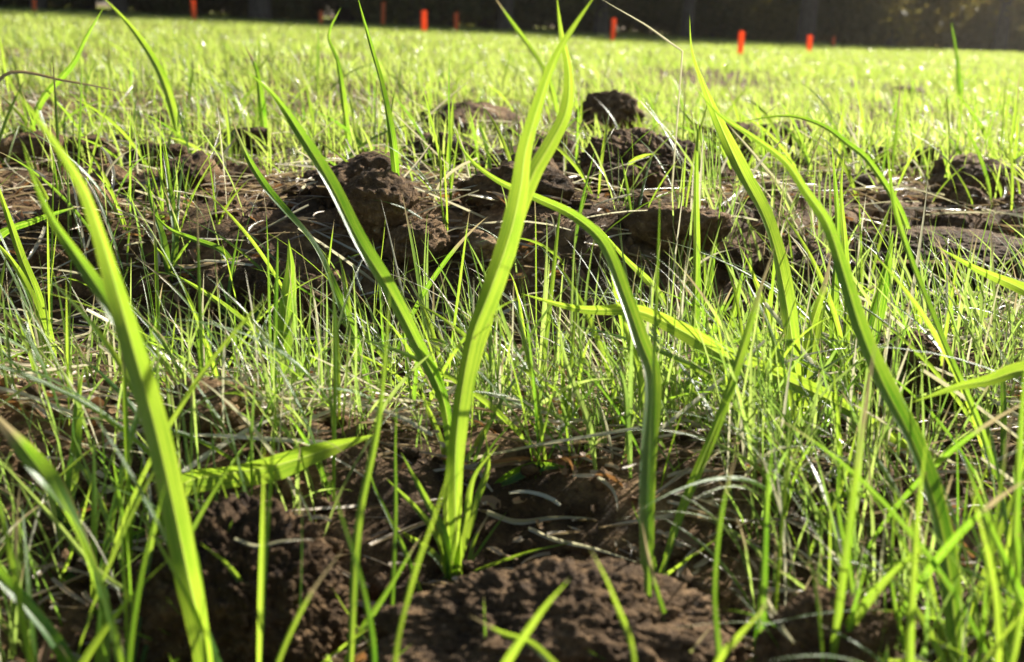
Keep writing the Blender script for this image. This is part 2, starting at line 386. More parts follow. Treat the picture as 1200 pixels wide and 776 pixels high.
# ------------------------------------------------------------------ hero blades, traced at their own distances
def smooth_path(pts, n):
    p = np.array(pts, float); d = np.r_[0, np.cumsum(np.linalg.norm(np.diff(p[:, :2], axis=0), axis=1))]; d /= d[-1]
    t = np.linspace(0, 1, n); out = np.empty((n, p.shape[1]))
    # Catmull-Rom on the traced points
    pe = np.vstack([2 * p[0] - p[1], p, 2 * p[-1] - p[-2]]); de = np.r_[-d[1], d, 2 - d[-2]]
    for q, tt in enumerate(t):
        i = min(max(np.searchsorted(d, tt, 'right') - 1, 0), len(p) - 2)
        u = (tt - d[i]) / max(d[i + 1] - d[i], 1e-9); a, b, c, e = pe[i:i + 4]
        m1 = (c - a) / (de[i + 2] - de[i]) * (d[i + 1] - d[i]); m2 = (e - b) / (de[i + 3] - de[i + 1]) * (d[i + 1] - d[i])
        out[q] = (2 * u ** 3 - 3 * u ** 2 + 1) * b + (u ** 3 - 2 * u ** 2 + u) * m1 + (-2 * u ** 3 + 3 * u ** 2) * c + (u ** 3 - u ** 2) * m2
    return out
def hero_mesh(pts, wpx, mat, lean=.06, twist=.5, tw0=0.0, d0=None, prof=.35, rnd=None, fold=.5, stemw=.45, stem=True, dep=None):
    """pts: base to tip in photograph pixels. lean: how much farther the tip is than the base (m)"""
    n = max(16, len(pts) * 6); rnd = random.random() if rnd is None else rnd
    if d0 is None: d0 = hit(*pts[0])
    q = smooth_path(pts, n); t = np.linspace(0, 1, n)
    dep = d0 + lean * t ** 1.2 if dep is None else np.interp(t, np.linspace(0, 1, len(dep)), dep)
    C = np.array([CAM + ray(a, b) * dd for (a, b), dd in zip(q, dep)])
    # root goes into the soil
    g = float(T(C[0, 0], C[0, 1]))
    root = C[0].copy(); root[2] = min(root[2], g) - .006
    if stem and C[0, 2] > g + .002:      # a base that would hover gets a stem down to the soil
        ex = np.linspace(0, 1, 7)[:-1, None]; C = np.vstack([root + (C[0] - root) * ex, C]); t = np.r_[np.zeros(6), t]; dep = np.r_[np.full(6, dep[0]), dep]
    elif stem: C[0] = root
    n = len(C)
    wm = wpx / FPX * d0
    peak = prof
    W = np.where(t < peak, stemw + (1 - stemw) * np.sin(np.clip(t / peak, 0, 1) * math.pi / 2), np.clip(1 - (np.clip(t - peak, 0, 1) / (1 - peak)) ** 1.5, 0, 1)) * wm * .80
    W = W * (1 + .02 * np.sin(t * 23 + rnd * 9) + .03 * vnoise(t * 40, t * 0 + rnd * 50, t * 0)) + 1e-5
    view = C - CAM; view /= np.linalg.norm(view, axis=1, keepdims=True)
    Tn = np.gradient(C, axis=0); Tn /= np.linalg.norm(Tn, axis=1, keepdims=True) + 1e-9
    S = np.cross(Tn, view); S /= np.linalg.norm(S, axis=1, keepdims=True) + 1e-9
    B = np.cross(Tn, S)
    a = tw0 + 1.15 * twist * np.sin((t - .2) * math.pi * (1.3 + rnd * 1.2)) + .22 * np.sin(t * 9 + rnd * 30)
    S = S * np.cos(a)[:, None] + B * np.sin(a)[:, None]
    V, F, A = strips(C[None], (W / np.clip(np.cos(tw0), .5, 1))[None], S[None], np.array([rnd]), 9, fold)
    return mesh_np('leaf', V, F, mat, A)
GRP = 'young cereal plants'
def plant(label, leaves, cat='grass plant', group=GRP, kind_name='cereal_plant', mat=None):
    b0, b1 = leaves[0]['pts'][0], leaves[0]['pts'][-1]
    if kind_name == 'cereal_plant' and b0[1] - b1[1] > 90 and b0[1] > 300 and 'mat' not in leaves[0]:
        extra = []
        for _ in range(random.choice((2, 3, 3))):            # small leaves from the plant's own base
            L_ = random.uniform(50, 130) * (.6 + .5 * b0[1] / 776); a_ = random.uniform(-.9, .9); k_ = random.uniform(0, .7)
            pts = [(b0[0] + random.uniform(-3, 3) + L_ * (math.sin(a_) * t_ + k_ * math.copysign(t_ * t_, a_) * .6), b0[1] - L_ * (math.cos(a_) * t_ - .3 * k_ * t_ * t_)) for t_ in (0, .3, .6, 1)]
            extra.append(dict(pts=pts, wpx=leaves[0]['wpx'] * random.uniform(.25, .45), d0=hit(*b0) + random.uniform(-.004, .004), lean=random.uniform(-.03, .05)))
        leaves = list(leaves) + extra
    if len(leaves) == 1:
        lf = dict(leaves[0]); o = link('cereal_shoot' if kind_name == 'cereal_plant' else kind_name, hero_mesh(mat=lf.pop('mat', mat or M_LEAF), **lf)); tag(o, label, cat if cat != 'grass plant' else 'grass shoot', group); return o
    b = hit(*leaves[0]['pts'][0]); p = CAM + ray(*leaves[0]['pts'][0]) * b
    root = bpy.data.objects.new(kind_name, None); COL.objects.link(root); root.empty_display_size = .02
    root.location = (p[0], p[1], float(T(p[0], p[1]))); tag(root, label, cat, group)
    for lf in leaves:
        lf = dict(lf); me = hero_mesh(mat=lf.pop('mat', mat or M_LEAF), **lf); me.transform(Matrix.Translation(-root.location)); link('leaf', me, root)
    return root
def lf(w, *pts, **kw): return dict(pts=list(pts), wpx=w, **kw)

# straws that stand out
bpy.context.view_layer.update(); DG = bpy.context.evaluated_depsgraph_get()
def surf(px, py):
    v = Vector(ray(px, py)); L_ = v.length
    ok, loc, *_ = scene.ray_cast(DG, Vector(CAM), v / L_)
    return (loc - Vector(CAM)).length / L_ if ok else hit(px, py)
def straw(label, w, *pts, mat=None, lean=0.0, d0=None, cat='straw', name='straw_stalk'):
    if d0 is None:
        ds = []
        for q in smooth_path(pts, 9):
            ds.append(min(surf(q[0] + e, q[1] + f_) for e, f_ in ((0, 0), (3, 2), (-3, -2))) - .002)
        # a stiff straw rests on the highest lumps under it
        ds = np.array(ds); ds = np.minimum(np.poly1d(np.polyfit(range(9), ds, 2))(range(9)), ds.mean() + .02) - .004
        o = link(name, hero_mesh(list(pts), w, mat or M_STRAW, twist=.2, prof=.3, stemw=.85, fold=.9, d0=float(ds[0]), dep=ds, stem=False)); tag(o, label, cat, 'dead stalks and straws'); return o
    o = link(name, hero_mesh(list(pts), w, mat or M_STRAW, lean=lean, twist=.2, prof=.3, stemw=.85, fold=.9, d0=d0)); tag(o, label, cat, 'dead stalks and straws'); return o
straw('brown dead stalk leaning over the grass at upper left', 5, (-20, 130), (10, 86), (80, 95), (162, 112), lean=.1, d0=1.3)
straw('pale bent straw arching over the shaded clod on the left', 7, (140, 300), (116, 245), (124, 205), (143, 182), (165, 172), mat=M_PALE, d0=1.3)
straw('white straw end sticking up behind the middle of the arching leaf', 6, (560, 260), (549, 205), (541, 170), (530, 140), mat=M_PALE, d0=1.35)
straw('white glossy straw slanting right beside the curved leaf', 8, (900, 290), (930, 250), (890, 190), (848, 140), mat=M_PALE, d0=1.3)
straw('long pale straw lying flat on the right straw layers', 6, (1010, 352), (1060, 345), (1130, 342), (1195, 352), mat=M_PALE)
straw('second pale straw lying under the long one on the right', 5, (1000, 310), (1060, 306), (1140, 308), (1230, 315), mat=M_STRAW)
straw('lowest grey straw of the right straw layers', 5, (1020, 385), (1090, 388), (1160, 382), (1220, 392), mat=M_STRAW)
straw('fine wiry dead stem across the top edge right of middle', 3, (800, 60), (760, 32), (730, 14), (700, -4), mat=M_PALE, d0=1.2)
straw('pale fallen straw left of the great curved leaf near the bottom', 6, (935, 545), (965, 555), (1000, 562), (1050, 566), mat=M_PALE)
straw('whitish straw in front of the middle clod', 6, (620, 620), (650, 632), (700, 644), (750, 660), mat=M_PALE)
straw('beige straw bundle piece lying right of the tallest leaf foot', 8, (570, 600), (605, 612), (650, 606), (700, 608), mat=M_PALE)
straw('orange brown dead leaf sheath lying behind the small leaf', 12, (575, 545), (610, 540), (640, 541), (690, 534), mat=m_fl)
straw('brown husk sticking out at the left edge', 20, (-20, 480), (0, 470), (20, 478), (45, 500), mat=m_fl)
straw('grey brown twig lying in the dark hollow on the left', 6, (190, 310), (215, 312), (240, 310), (285, 300), mat=M_STRAW)
straw('pale curved rootlet on top of the big left clod', 5, (275, 632), (300, 640), (330, 634), (372, 632), mat=M_PALE)
straw('cream straw splinter lying at the bottom right', 12, (896, 702), (908, 722), (918, 738), (932, 755), mat=M_PALE)
straw('pale shred of straw below the upright leaf on the left', 12, (115, 575), (128, 572), (140, 566), (150, 556), mat=M_PALE)
straw('light straw lying across the bottom right corner', 6, (1080, 770), (1120, 752), (1160, 742), (1215, 730), mat=M_PALE)
straw('white curl of straw right of the widest clod top', 6, (700, 560), (716, 570), (722, 585), (724, 600), mat=M_PALE)

plant('broadest bright leaf on the left, rising past the big clod with a second leaf', [
    lf(37, (250, 900), (242, 776), (219, 668), (203, 594), (181, 500), (155, 405), (137, 340), (118, 275), (97, 218), (60, 160), (9, 96), lean=-.03, prof=.45, stemw=.7, twist=.22, rnd=.75, tw0=-.25),
    lf(27, (250, 900), (236, 720), (190, 520), (160, 430), (128, 360), (95, 308), (62, 258), (38, 205), (26, 165), lean=.05, prof=.65, stemw=.3, twist=.6, rnd=.3)])
plant('tallest green leaf in the middle, crossed near its top by a shorter twin', [
    lf(33, (540, 690), (534, 600), (535, 510), (552, 400), (573, 344), (598, 274), (610, 222), (616, 178), (633, 118), (650, 70), (672, 32), (702, -12), lean=.0, prof=.5, stemw=.35, twist=.35, rnd=.8),
    lf(25, (530, 690), (524, 590), (540, 480), (570, 370), (600, 270), (625, 204), (646, 168), (664, 130), (667, 85), (658, 38), (652, -8), lean=.04, prof=.7, stemw=.25, twist=.4, rnd=.88)])
plant('long arching leaf that bends left over its upright stem, middle right', [
    lf(31, (763, 860), (761, 776), (758, 642), (759, 545), (764, 440), (750, 398), (731, 344), (706, 284), (672, 253), (631, 233), (581, 210), (545, 179), (528, 136), lean=.28, prof=.55, stemw=.28, twist=.3, rnd=.46),
    lf(12, (763, 860), (759, 776), (760, 600), (765, 440), (770, 327), (773, 245), (771, 206), lean=.12, twist=.6)])
plant('great curved leaf on the right sweeping from the bottom edge up to the left', [
    lf(36, (1140, 890), (1124, 776), (1111, 668), (1096, 594), (1071, 521), (1034, 448), (1008, 385), (988, 318), (969, 261), (944, 224), (921, 190), (882, 160), (845, 136), (807, 94), lean=.22, prof=.42, stemw=.5, twist=.45, rnd=.38)])
plant('straight leaf leaning left with a hair tip over the far field, right of middle', [
    lf(27, (938, 520), (931, 420), (924, 369), (911, 303), (895, 253), (870, 204), (846, 150), (826, 100), (812, 60), (808, 18), lean=.04, prof=.5, stemw=.5, twist=.7, rnd=.7)])
plant('long leaf leaning left from the ridge to the thin pale tip at upper left', [
    lf(25, (530, 560), (520, 470), (487, 400), (453, 335), (420, 282), (386, 214), (355, 162), (322, 113), (288, 82), lean=.02, prof=.62, stemw=.4, twist=.5, rnd=.25)])
plant('leaf with a pale crease bending down to the right, left of middle', [
    lf(17, (440, 480), (418, 400), (396, 350), (368, 290), (332, 246), (313, 222), (290, 184), (271, 137), lean=.0, prof=.6, twist=.8, rnd=.1)])
plant('short broad upright leaf pointing straight up, left of middle', [
    lf(28, (328, 470), (330, 410), (336, 360), (341, 318), (338, 280), lean=.0, prof=.5, stemw=.5, twist=.2, rnd=.35)])
plant('wide leaf lying nearly level above the big left clod', [
    lf(40, (180, 640), (215, 568), (262, 556), (320, 546), (380, 528), (440, 509), lean=.0, prof=.55, stemw=.5, twist=.12, rnd=.75, tw0=.3)])
plant('folded leaf with a pale sheen reaching in from the left edge', [
    lf(34, (118, 860), (117, 712), (107, 676), (91, 630), (63, 579), (28, 526), (-20, 470), lean=-.01, prof=.66, stemw=.22, twist=.7, tw0=.5, rnd=.5)])
plant('soft blurred leaf in the lower left corner', [lf(24, (95, 860), (77, 776), (58, 745), (29, 710), (-5, 668), (-40, 600), lean=-.01, prof=.5, twist=.4)])
plant('upright leaf between the folded leaf and the broadest leaf', [lf(20, (80, 620), (84, 560), (87, 521), (92, 470), (98, 430), prof=.45, twist=.4, lean=.02)])
plant('long thin stem with pale stripe crossing the lower left corner', [lf(9, (224, 770), (208, 744), (145, 692), (111, 666), (60, 605), (0, 540), (-30, 505), lean=-.02, twist=.3, mat=M_FINE)])
plant('short blurred blade standing in front of the big left clod', [lf(12, (246, 800), (249, 700), (258, 650), (273, 608), lean=.0, twist=.3)])
plant('pale narrow leaf slanting down right across the big left clod', [lf(14, (350, 820), (331, 770), (300, 716), (270, 665), (234, 636), lean=-.02, twist=.3, rnd=.72)])
plant('thin blade pointing down right beside the big left clod', [lf(8, (400, 800), (370, 752), (320, 715), (270, 676), lean=-.01, mat=M_FINE)])
plant('dull green leaf lying low behind the broadest leaf', [lf(17, (70, 690), (109, 648), (150, 630), (194, 610), (222, 585), lean=.05, twist=.3, rnd=.05)])
plant('two slender leaves rising at the left edge', [
    lf(15, (66, 440), (58, 395), (40, 340), (24, 300), (0, 225), (-14, 190), lean=-.1, twist=.4),
    lf(13, (66, 440), (50, 380), (28, 330), (10, 300), (-20, 268), lean=-.1, twist=.5)])
plant('narrow leaf lying across the two slender stems at the left edge', [lf(13, (-30, 330), (0, 275), (40, 258), (96, 241), lean=-.05, twist=.3, rnd=.1)])
plant('small forked leaf below the white bent straw', [
    lf(12, (200, 330), (190, 280), (178, 238), (172, 205), lean=0, twist=.4, rnd=.15),
    lf(11, (200, 330), (205, 280), (200, 230), (189, 160), lean=.05, twist=.4, rnd=.2)])
plant('narrow leaf with a whitish end slanting left to right', [lf(13, (330, 450), (306, 400), (264, 360), (230, 336), (198, 318), lean=.0, twist=.4, rnd=.6)])
plant('slim bent blade above the small forked leaf', [lf(11, (290, 370), (264, 299), (225, 280), (198, 268), (173, 243), lean=0, twist=.3)])
plant('blade leaning left out of the top edge at upper left', [lf(13, (212, 175), (200, 120), (185, 80), (160, 40), (138, 14), (118, -6), lean=-.1, twist=.4, rnd=.65)])
plant('narrow blade leaning right at upper left, crossing the brown stalk', [lf(10, (30, 180), (47, 120), (85, 75), (100, 45), (122, 8), lean=-.2, twist=.4, rnd=.2)])
plant('upright blade crossing the field edge left of the red stakes', [lf(12, (470, 260), (460, 168), (447, 100), (435, 55), (418, -8), lean=-.1, twist=.5)])
plant('crooked small blade near the top, left of the middle red stake', [lf(9, (410, 190), (404, 130), (395, 72), (385, 42), (400, 8), lean=-.2, twist=.5)])
plant('dark pointed blade tip above the long leaning leaf', [lf(11, (312, 170), (306, 120), (299, 78), (286, 52), lean=-.2, twist=.3, rnd=.05)])
plant('bright level leaf running right from the middle to the great curved leaf', [
    lf(28, (1075, 530), (990, 478), (915, 443), (850, 418), (800, 388), (746, 364), (680, 362), (610, 344), lean=.0, d0=.74, prof=.5, stemw=.4, twist=.4, rnd=.85)])
plant('short leaf pointing up left behind the arching leaf', [lf(14, (800, 450), (790, 380), (765, 336), (730, 299), (698, 262), lean=.02, twist=.4, rnd=.8)])
plant('straight blade slanting up right, right of the upright stem', [lf(17, (770, 690), (800, 596), (838, 500), (872, 402), (893, 335), (909, 286), lean=.05, prof=.55, twist=.4, rnd=.5)])
plant('narrow upright leaf left of the hair-tipped leaf', [lf(13, (814, 500), (814, 385), (816, 286), (816, 204), (819, 122), lean=-.02, twist=.5, rnd=.4)])
plant('paired upright leaves standing behind the great curved leaf', [
    lf(13, (980, 470), (977, 365), (981, 265), (979, 216), (974, 160), lean=0, twist=.4, rnd=.3),
    lf(13, (985, 470), (992, 370), (990, 290), (986, 220), (990, 172), lean=.03, twist=.5, rnd=.6)])
plant('slender blade with a long lower stalk, right of the great curved leaf', [lf(11, (1190, 620), (1149, 500), (1108, 408), (1084, 348), (1068, 307), (1051, 253), (1043, 204), (1039, 144), lean=.06, prof=.6, twist=.5, rnd=.3)])
plant('short dark leaf with a broad middle, right of the paired leaves', [lf(22, (1008, 460), (1020, 400), (1035, 336), (1047, 270), lean=.0, prof=.45, twist=.2, rnd=.2)])
plant('leaf slanting in from the right edge above the straw layers', [lf(20, (1300, 470), (1262, 380), (1200, 340), (1146, 315), (1098, 289), lean=-.0, d0=.8, prof=.5, twist=.3, rnd=.75)])
plant('broad leaf lying in from the right edge over the rounded clod', [lf(27, (1330, 560), (1270, 440), (1200, 434), (1158, 446), (1120, 453), (1068, 472), lean=.0, d0=.62, prof=.45, twist=.3, rnd=.7)])
plant('thin arched leaf bowing over the far grass on the right', [lf(10, (1075, 330), (1060, 260), (1018, 189), (994, 169), (965, 148), (924, 136), (864, 143), lean=-.05, twist=.4, rnd=.2)])
plant('short blade reaching right below the short dark leaf', [lf(15, (940, 450), (957, 393), (985, 360), (1043, 326), lean=.0, twist=.3, rnd=.5)])
plant('small upright leaf left of the straight slanting blade', [lf(14, (848, 470), (853, 400), (862, 355), (875, 302), lean=0, twist=.3)])
plant('blurred blade slanting down left across the bottom right', [lf(19, (940, 850), (969, 776), (994, 734), (1042, 676), (1088, 634), lean=-.03, twist=.3, rnd=.6)])
plant('blurred upright blade right of the widest clod', [lf(16, (888, 860), (889, 776), (892, 715), (897, 613), (905, 520), lean=.0, twist=.3)])
plant('slim bent blade between the two clods at the bottom right', [lf(11, (1018, 860), (1008, 776), (994, 666), (982, 594), (985, 520), lean=.02, twist=.3)])
plant('thin upright stem left of the great curved leaf at its foot', [lf(8, (1075, 830), (1064, 776), (1045, 690), (1047, 603), (1052, 555), lean=.02)])
plant('blurred leaf sloping down right at the right edge', [lf(17, (1240, 860), (1205, 725), (1183, 671), (1158, 613), (1132, 543), lean=-.02, twist=.3)])
plant('blurred upright leaf cut by the right edge', [lf(15, (1186, 830), (1187, 700), (1190, 600), (1198, 480), (1204, 400), lean=.0, twist=.3)])
plant('yellowish blade bending over the low crumbly clod', [lf(13, (800, 870), (839, 776), (868, 744), (892, 718), (905, 690), lean=-.02, d0=.44, rnd=.95)])
plant('thin blade pointing up right, between the upright stems', [lf(9, (940, 670), (955, 637), (989, 560), (1008, 490), lean=0)])
plant('curled leaf lying on the straw right of the slim bent blade', [lf(15, (960, 610), (975, 582), (1010, 578), (1052, 600), lean=.0, twist=.8, rnd=.3)])
plant('upright blurred stem left of the middle clod', [lf(13, (408, 860), (410, 776), (419, 618), (443, 497), (453, 400), (458, 325), lean=.03, twist=.4)])
plant('blurred blade slanting up right beside the upright stem', [lf(11, (390, 820), (419, 749), (455, 690), (497, 622), lean=0, twist=.2)])
plant('thin stem standing right of the blurred upright stem', [lf(8, (456, 800), (458, 729), (463, 600), (463, 521), (466, 450), lean=.02)])
plant('thin stem slanting down right above the middle clod', [lf(8, (500, 720), (480, 660), (452, 600), (436, 565), (428, 520), lean=.02)])
plant('yellow dead leaf lying across the widest clod', [lf(13, (700, 840), (627, 758), (584, 739), (548, 720), lean=.0, d0=.44, rnd=.95, twist=.2)])
plant('green blade crossing the widest clod from lower left', [lf(13, (570, 830), (594, 776), (630, 722), (668, 678), lean=-.02, d0=.43, twist=.2, rnd=.7)])
plant('blurred blade leaning left at the foot of the upright stem', [lf(12, (815, 840), (797, 776), (768, 690), (752, 610), lean=-.01)])
plant('small leaf with a green tip on the straw right of the tallest leaf', [lf(20, (580, 570), (612, 552), (640, 546), (668, 548), lean=.0, twist=.3, rnd=.2)])
plant('fan of short leaves at the foot of the tallest leaf', [
    lf(14, (528, 690), (520, 630), (496, 580), (470, 530), lean=.0, twist=.5, rnd=.4),
    lf(12, (528, 690), (516, 640), (492, 600), (452, 560), lean=.0, twist=.5, rnd=.6),
    lf(14, (536, 670), (556, 590), (572, 545), (568, 500), lean=.02, twist=.5, rnd=.7),
    lf(12, (530, 690), (545, 610), (556, 560), (585, 520), lean=.0, twist=.5, rnd=.8)])
plant('thin out-of-focus stem in front of the left end of the widest clod', [lf(10, (470, 880), (462, 776), (480, 690), (512, 600), (530, 540), lean=0, d0=.44)])
plant('thin out-of-focus stem leaning right before the gap between the clods', [lf(9, (430, 880), (438, 776), (425, 690), (398, 600), (380, 545), lean=0, d0=.45)])
plant('soft narrow blade rising before the right end of the widest clod', [lf(11, (850, 880), (842, 776), (836, 690), (846, 600), (866, 520), lean=0, d0=.46)])
plant('soft blade crossing from the bottom edge toward the right end of the widest clod', [lf(11, (730, 880), (742, 776), (716, 690), (690, 640), lean=0, d0=.43)])
plant('narrow blade before the big left clod leaning toward the gap', [lf(9, (300, 880), (325, 776), (362, 700), (405, 640), lean=0, d0=.45, rnd=.9)])
plant('soft upright blade just left of the great curved leaf', [lf(12, (1075, 880), (1066, 776), (1072, 640), (1088, 500), lean=0, d0=.46)])
plant('pair of soft blades at the bottom right corner', [lf(13, (1160, 880), (1168, 776), (1160, 660), (1135, 560), lean=0, d0=.44), lf(11, (1160, 880), (1185, 776), (1215, 660), lean=0, d0=.44)])
plant('soft crossing blades left of the broadest leaf', [lf(12, (150, 880), (140, 776), (108, 660), (60, 560), lean=0, d0=.45), lf(10, (150, 880), (150, 776), (168, 660), (196, 560), lean=0, d0=.45)])
plant('leaf pair beside the paired upright leaves, lit from behind', [
    lf(18, (945, 500), (940, 440), (952, 380), (968, 330), (975, 290), lean=.02, twist=.4, rnd=.9),
    lf(15, (925, 500), (912, 430), (900, 370), (882, 320), (868, 290), lean=.02, twist=.4, rnd=.85)])
plant('bunch of narrow leaves rising left of the hair-tipped leaf', [
    lf(13, (760, 520), (748, 440), (735, 385), (728, 330), lean=.0, rnd=.8),
    lf(10, (700, 560), (690, 500), (668, 440), (652, 370), lean=.0, mat=M_FINE),
    lf(10, (740, 560), (735, 500), (728, 440), (700, 400), lean=.0, mat=M_FINE)])
plant('bright blade tip standing up in the far field near the red stakes on the right', [lf(8, (1128, 130), (1122, 80), (1115, 25), lean=-.6)])
plant('leaning blade at the top edge left of the twin tips', [lf(9, (660, 150), (640, 90), (610, 40), (575, -10), lean=-.2)])

# ------------------------------------------------------------------ tufts of fine grass, one object each
def tuft_mesh(seed, nb):
    g = np.random.default_rng(seed)
    P = np.zeros((nb, 3)); P[:, :2] = g.normal(0, .006, (nb, 2)); P[:, 2] = -.008
    h = g.uniform(.05, .15, nb); lean = np.abs(g.normal(.35, .42, nb)).clip(0, 1.5)
    V, F, A = blades(P, h, g.uniform(.0013, .0036, nb), g.normal(3.0, 1.5, nb), lean, g.uniform(0, 6.28, nb), g.random(nb), 10, 3, 1.25, .010)
    mi = (g.random(nb) < .13)
    me = mesh_np('grass_tuft', V, F, M_FINE, A); me.materials.append(M_PALE)
    me.polygons.foreach_set('material_index', np.repeat(mi.astype(np.int32), 9 * 2)); me.update()
    return me
tv = [tuft_mesh(500 + i, 5 + i % 7) for i in range(30)]
cnt = 0
for i in range(3000):
    if cnt >= 270: break
    y = .45 + .85 * rng.random() ** 1.25; x = (rng.random() * 2 - 1) * (.10 + y * .47)
    if vnoise(np.array(x * 4.2), np.array(y * 4.2), np.array(8.1)) < -.4 + (.45 if y > .98 else 0): continue
    if y < .66 and (rng.random() < .6 or abs(x - .02) < .10 or abs(x + .125) < .06): continue
    zone = ('near' if y < .75 else 'middle' if y < 1.08 else 'ridge') + (' left' if x < -y * .14 else ' right' if x > y * .14 else ' centre')
    o = link('grass_tuft', tv[i % 30], None, (x, y, float(T(x, y)))); o.rotation_euler.z = rng.normal(0, .8)
    s = rng.uniform(.65, 1.15) * (.75 if y < .7 else 1); o.scale = (s, s, s)
    L_ = {'near left': 'fine green tuft low on the ground around the big left clod', 'near right': 'fine green tuft on the ground around the foot of the great curved leaf',
          'near centre': 'fine green tuft on the ground just behind the widest clod', 'middle left': 'wiry tuft in the thicket under the long leaning leaf',
          'middle right': 'wiry tuft in the thicket under the paired upright leaves', 'middle centre': 'wiry tuft in the thicket around the arching leaf',
          'ridge left': 'sparse tuft in front of the shaded clods on the left', 'ridge right': 'sparse tuft in front of the straw layers on the right',
          'ridge centre': 'sparse tuft in front of the tall dark clod'}[zone]
    tag(o, L_, 'grass tuft', 'fine grass tufts, ' + zone); cnt += 1

# taller single shoots between the traced plants
def shoot_mesh(seed):
    g = np.random.default_rng(seed); nb = 4
    h = g.uniform(.08, .19, nb); V, F, A = blades(np.array([[0, 0, -.008]] * nb) + g.normal(0, .002, (nb, 3)) * [1, 1, 0], h, g.uniform(.0026, .0052, nb), g.normal(3.0, 1.5, nb), np.abs(g.normal(.5, .45, nb)).clip(0, 1.4), g.uniform(0, 6.28, nb), g.random(nb), 14, 5, 1.35, .008)
    return V, F, A
sv = []
for i in range(14):
    V, F, A = shoot_mesh(900 + i); m3 = []
    for q in range(4):
        a_, b_ = q * 14 * 5, (q + 1) * 14 * 5
        m3.append(mesh_np('leaf', V[a_:b_], grid_faces(1, 14, 5), M_LEAF, {k_: v_.reshape(-1)[a_:b_] for k_, v_ in A.items()}))
    sv.append(m3)
cnt = 0
for i in range(900):
    if cnt >= 150: break
    y = .42 + .85 * rng.random() ** 1.3; x = (rng.random() * 2 - 1) * (.06 + y * .45)
    if y < .64 and (rng.random() < .5 or abs(x - .02) < .10): continue
    if y > .85 and rng.random() < .4: continue
    zone = ('front' if y < .62 else 'middle' if y < .95 else 'rear') + (' left' if x < -y * .14 else ' right' if x > y * .14 else ' centre')
    root = bpy.data.objects.new('cereal_shoot', None); COL.objects.link(root); root.location = (x, y, float(T(x, y))); root.rotation_euler.z = rng.normal(0, .9); s_ = rng.uniform(.6, 1.05); root.scale = (s_,) * 3
    for me in sv[cnt % 14]: link('leaf', me, root)
    tag(root, {'front left': 'blurred slim four-leaved shoot in the lower left', 'front right': 'blurred slim four-leaved shoot in the lower right', 'front centre': 'blurred slim four-leaved shoot at the bottom middle',
               'middle left': 'slim four-leaved shoot in the grass behind the big left clod', 'middle right': 'slim four-leaved shoot behind the low crumbly clod', 'middle centre': 'slim four-leaved shoot around the foot of the tallest leaf',
               'rear left': 'slim four-leaved shoot near the short broad upright leaf', 'rear right': 'slim four-leaved shoot near the paired upright leaves', 'rear centre': 'slim four-leaved shoot under the bend of the arching leaf'}[zone], 'grass shoot', 'slim shoots, ' + zone); cnt += 1

# ------------------------------------------------------------------ grass beyond, uncountable
def field(name, label, n, ya, yb, hh, ww, mat, rows, cols, dens_noise, lean_m=.35, power=1.0, pale=.1, spread=.50, margin=.25, thr=-.3, amp=4.0):
    u = rng.random(n); yy = ya + (yb - ya) * u ** power
    xx = (rng.random(n) * 2 - 1) * (margin + yy * spread)
    keep = vnoise(xx * amp, yy * amp, xx * 0 + dens_noise) > thr + .25 * rng.standard_normal(n) * .5
    if ya == .5: keep &= (yy > .64) | (np.abs(xx - .02) > .10)
    if ya == .5: keep &= rng.random(n) > .72 * sst(.78, 1.0, yy) * (1 - .5 * sst(.1, .35, np.abs(xx - .02)))
    xx, yy = xx[keep], yy[keep]; n = len(xx)
    P = np.stack([xx, yy, T(xx, yy) - .006], -1)
    h = rng.uniform(hh[0], hh[1], n) * (1 + .35 * vnoise(xx * 1.7, yy * 1.7, xx * 0 + 2)); lean = np.abs(rng.normal(lean_m, .35, n)).clip(0, 1.5)
    V, F, A = blades(P, h, rng.uniform(ww[0], ww[1], n), rng.normal(3.0, 1.4, n), lean, rng.uniform(0, 6.28, n), rng.random(n), rows, cols, 1.35, .012)
    me = mesh_np(name, V, F, mat, A); me.materials.append(M_PALE)
    mi = (rng.random(n) < pale * .6).astype(np.int32); me.polygons.foreach_set('material_index', np.repeat(mi, (rows - 1) * (cols - 1))); me.update()
    o = link(name, me); tag(o, label, 'grass', kind='stuff'); return o
field('near_grass', 'thin seedling grass sprouting from the soil', 3100, .5, 1.22, (.045, .13), (.0011, .0030), M_FINE, 9, 3, 1.0, .45, 1.2, .22, .48, .12, .0, 6.0)
field('ridge_grass', 'grass growing over the ridge and the clods', 8500, 1.4, 3.2, (.03, .095), (.0014, .0038), M_FAR, 7, 3, 5.0, .4, .9, .1, .48, .2, -.15, 2.2)
field('meadow_grass', 'bright backlit grass of the field beyond the ridge', 42000, 1.8, 8.5, (.035, .09), (.002, .0045), M_FAR, 6, 2, 9.0, .4, 1.0, .07, .48, .3, -.6, 1.2)
field('far_grass', 'even bright green grass of the open far field', 85000, 5.5, 24, (.04, .085), (.004, .010), M_FAR, 4, 2, 9.0, .35, .85, .05, .48, 1, -1.3, .5)
field('distant_grass', 'grass of the field reaching the edge of the wood', 90000, 22, 75, (.05, .09), (.012, .03), M_FAR, 3, 2, 9.0, .3, .9, .04, .50, 3, -1.2, .2)
# broader cereal leaves scattered through the middle distance
field('cereal_leaves', 'broader cereal leaves scattered over the middle of the field', 1900, 1.45, 7, (.06, .15), (.003, .007), M_LEAF, 9, 3, 11.0, .5, 1.2, .03, .46, .1, -.2, 1.5)

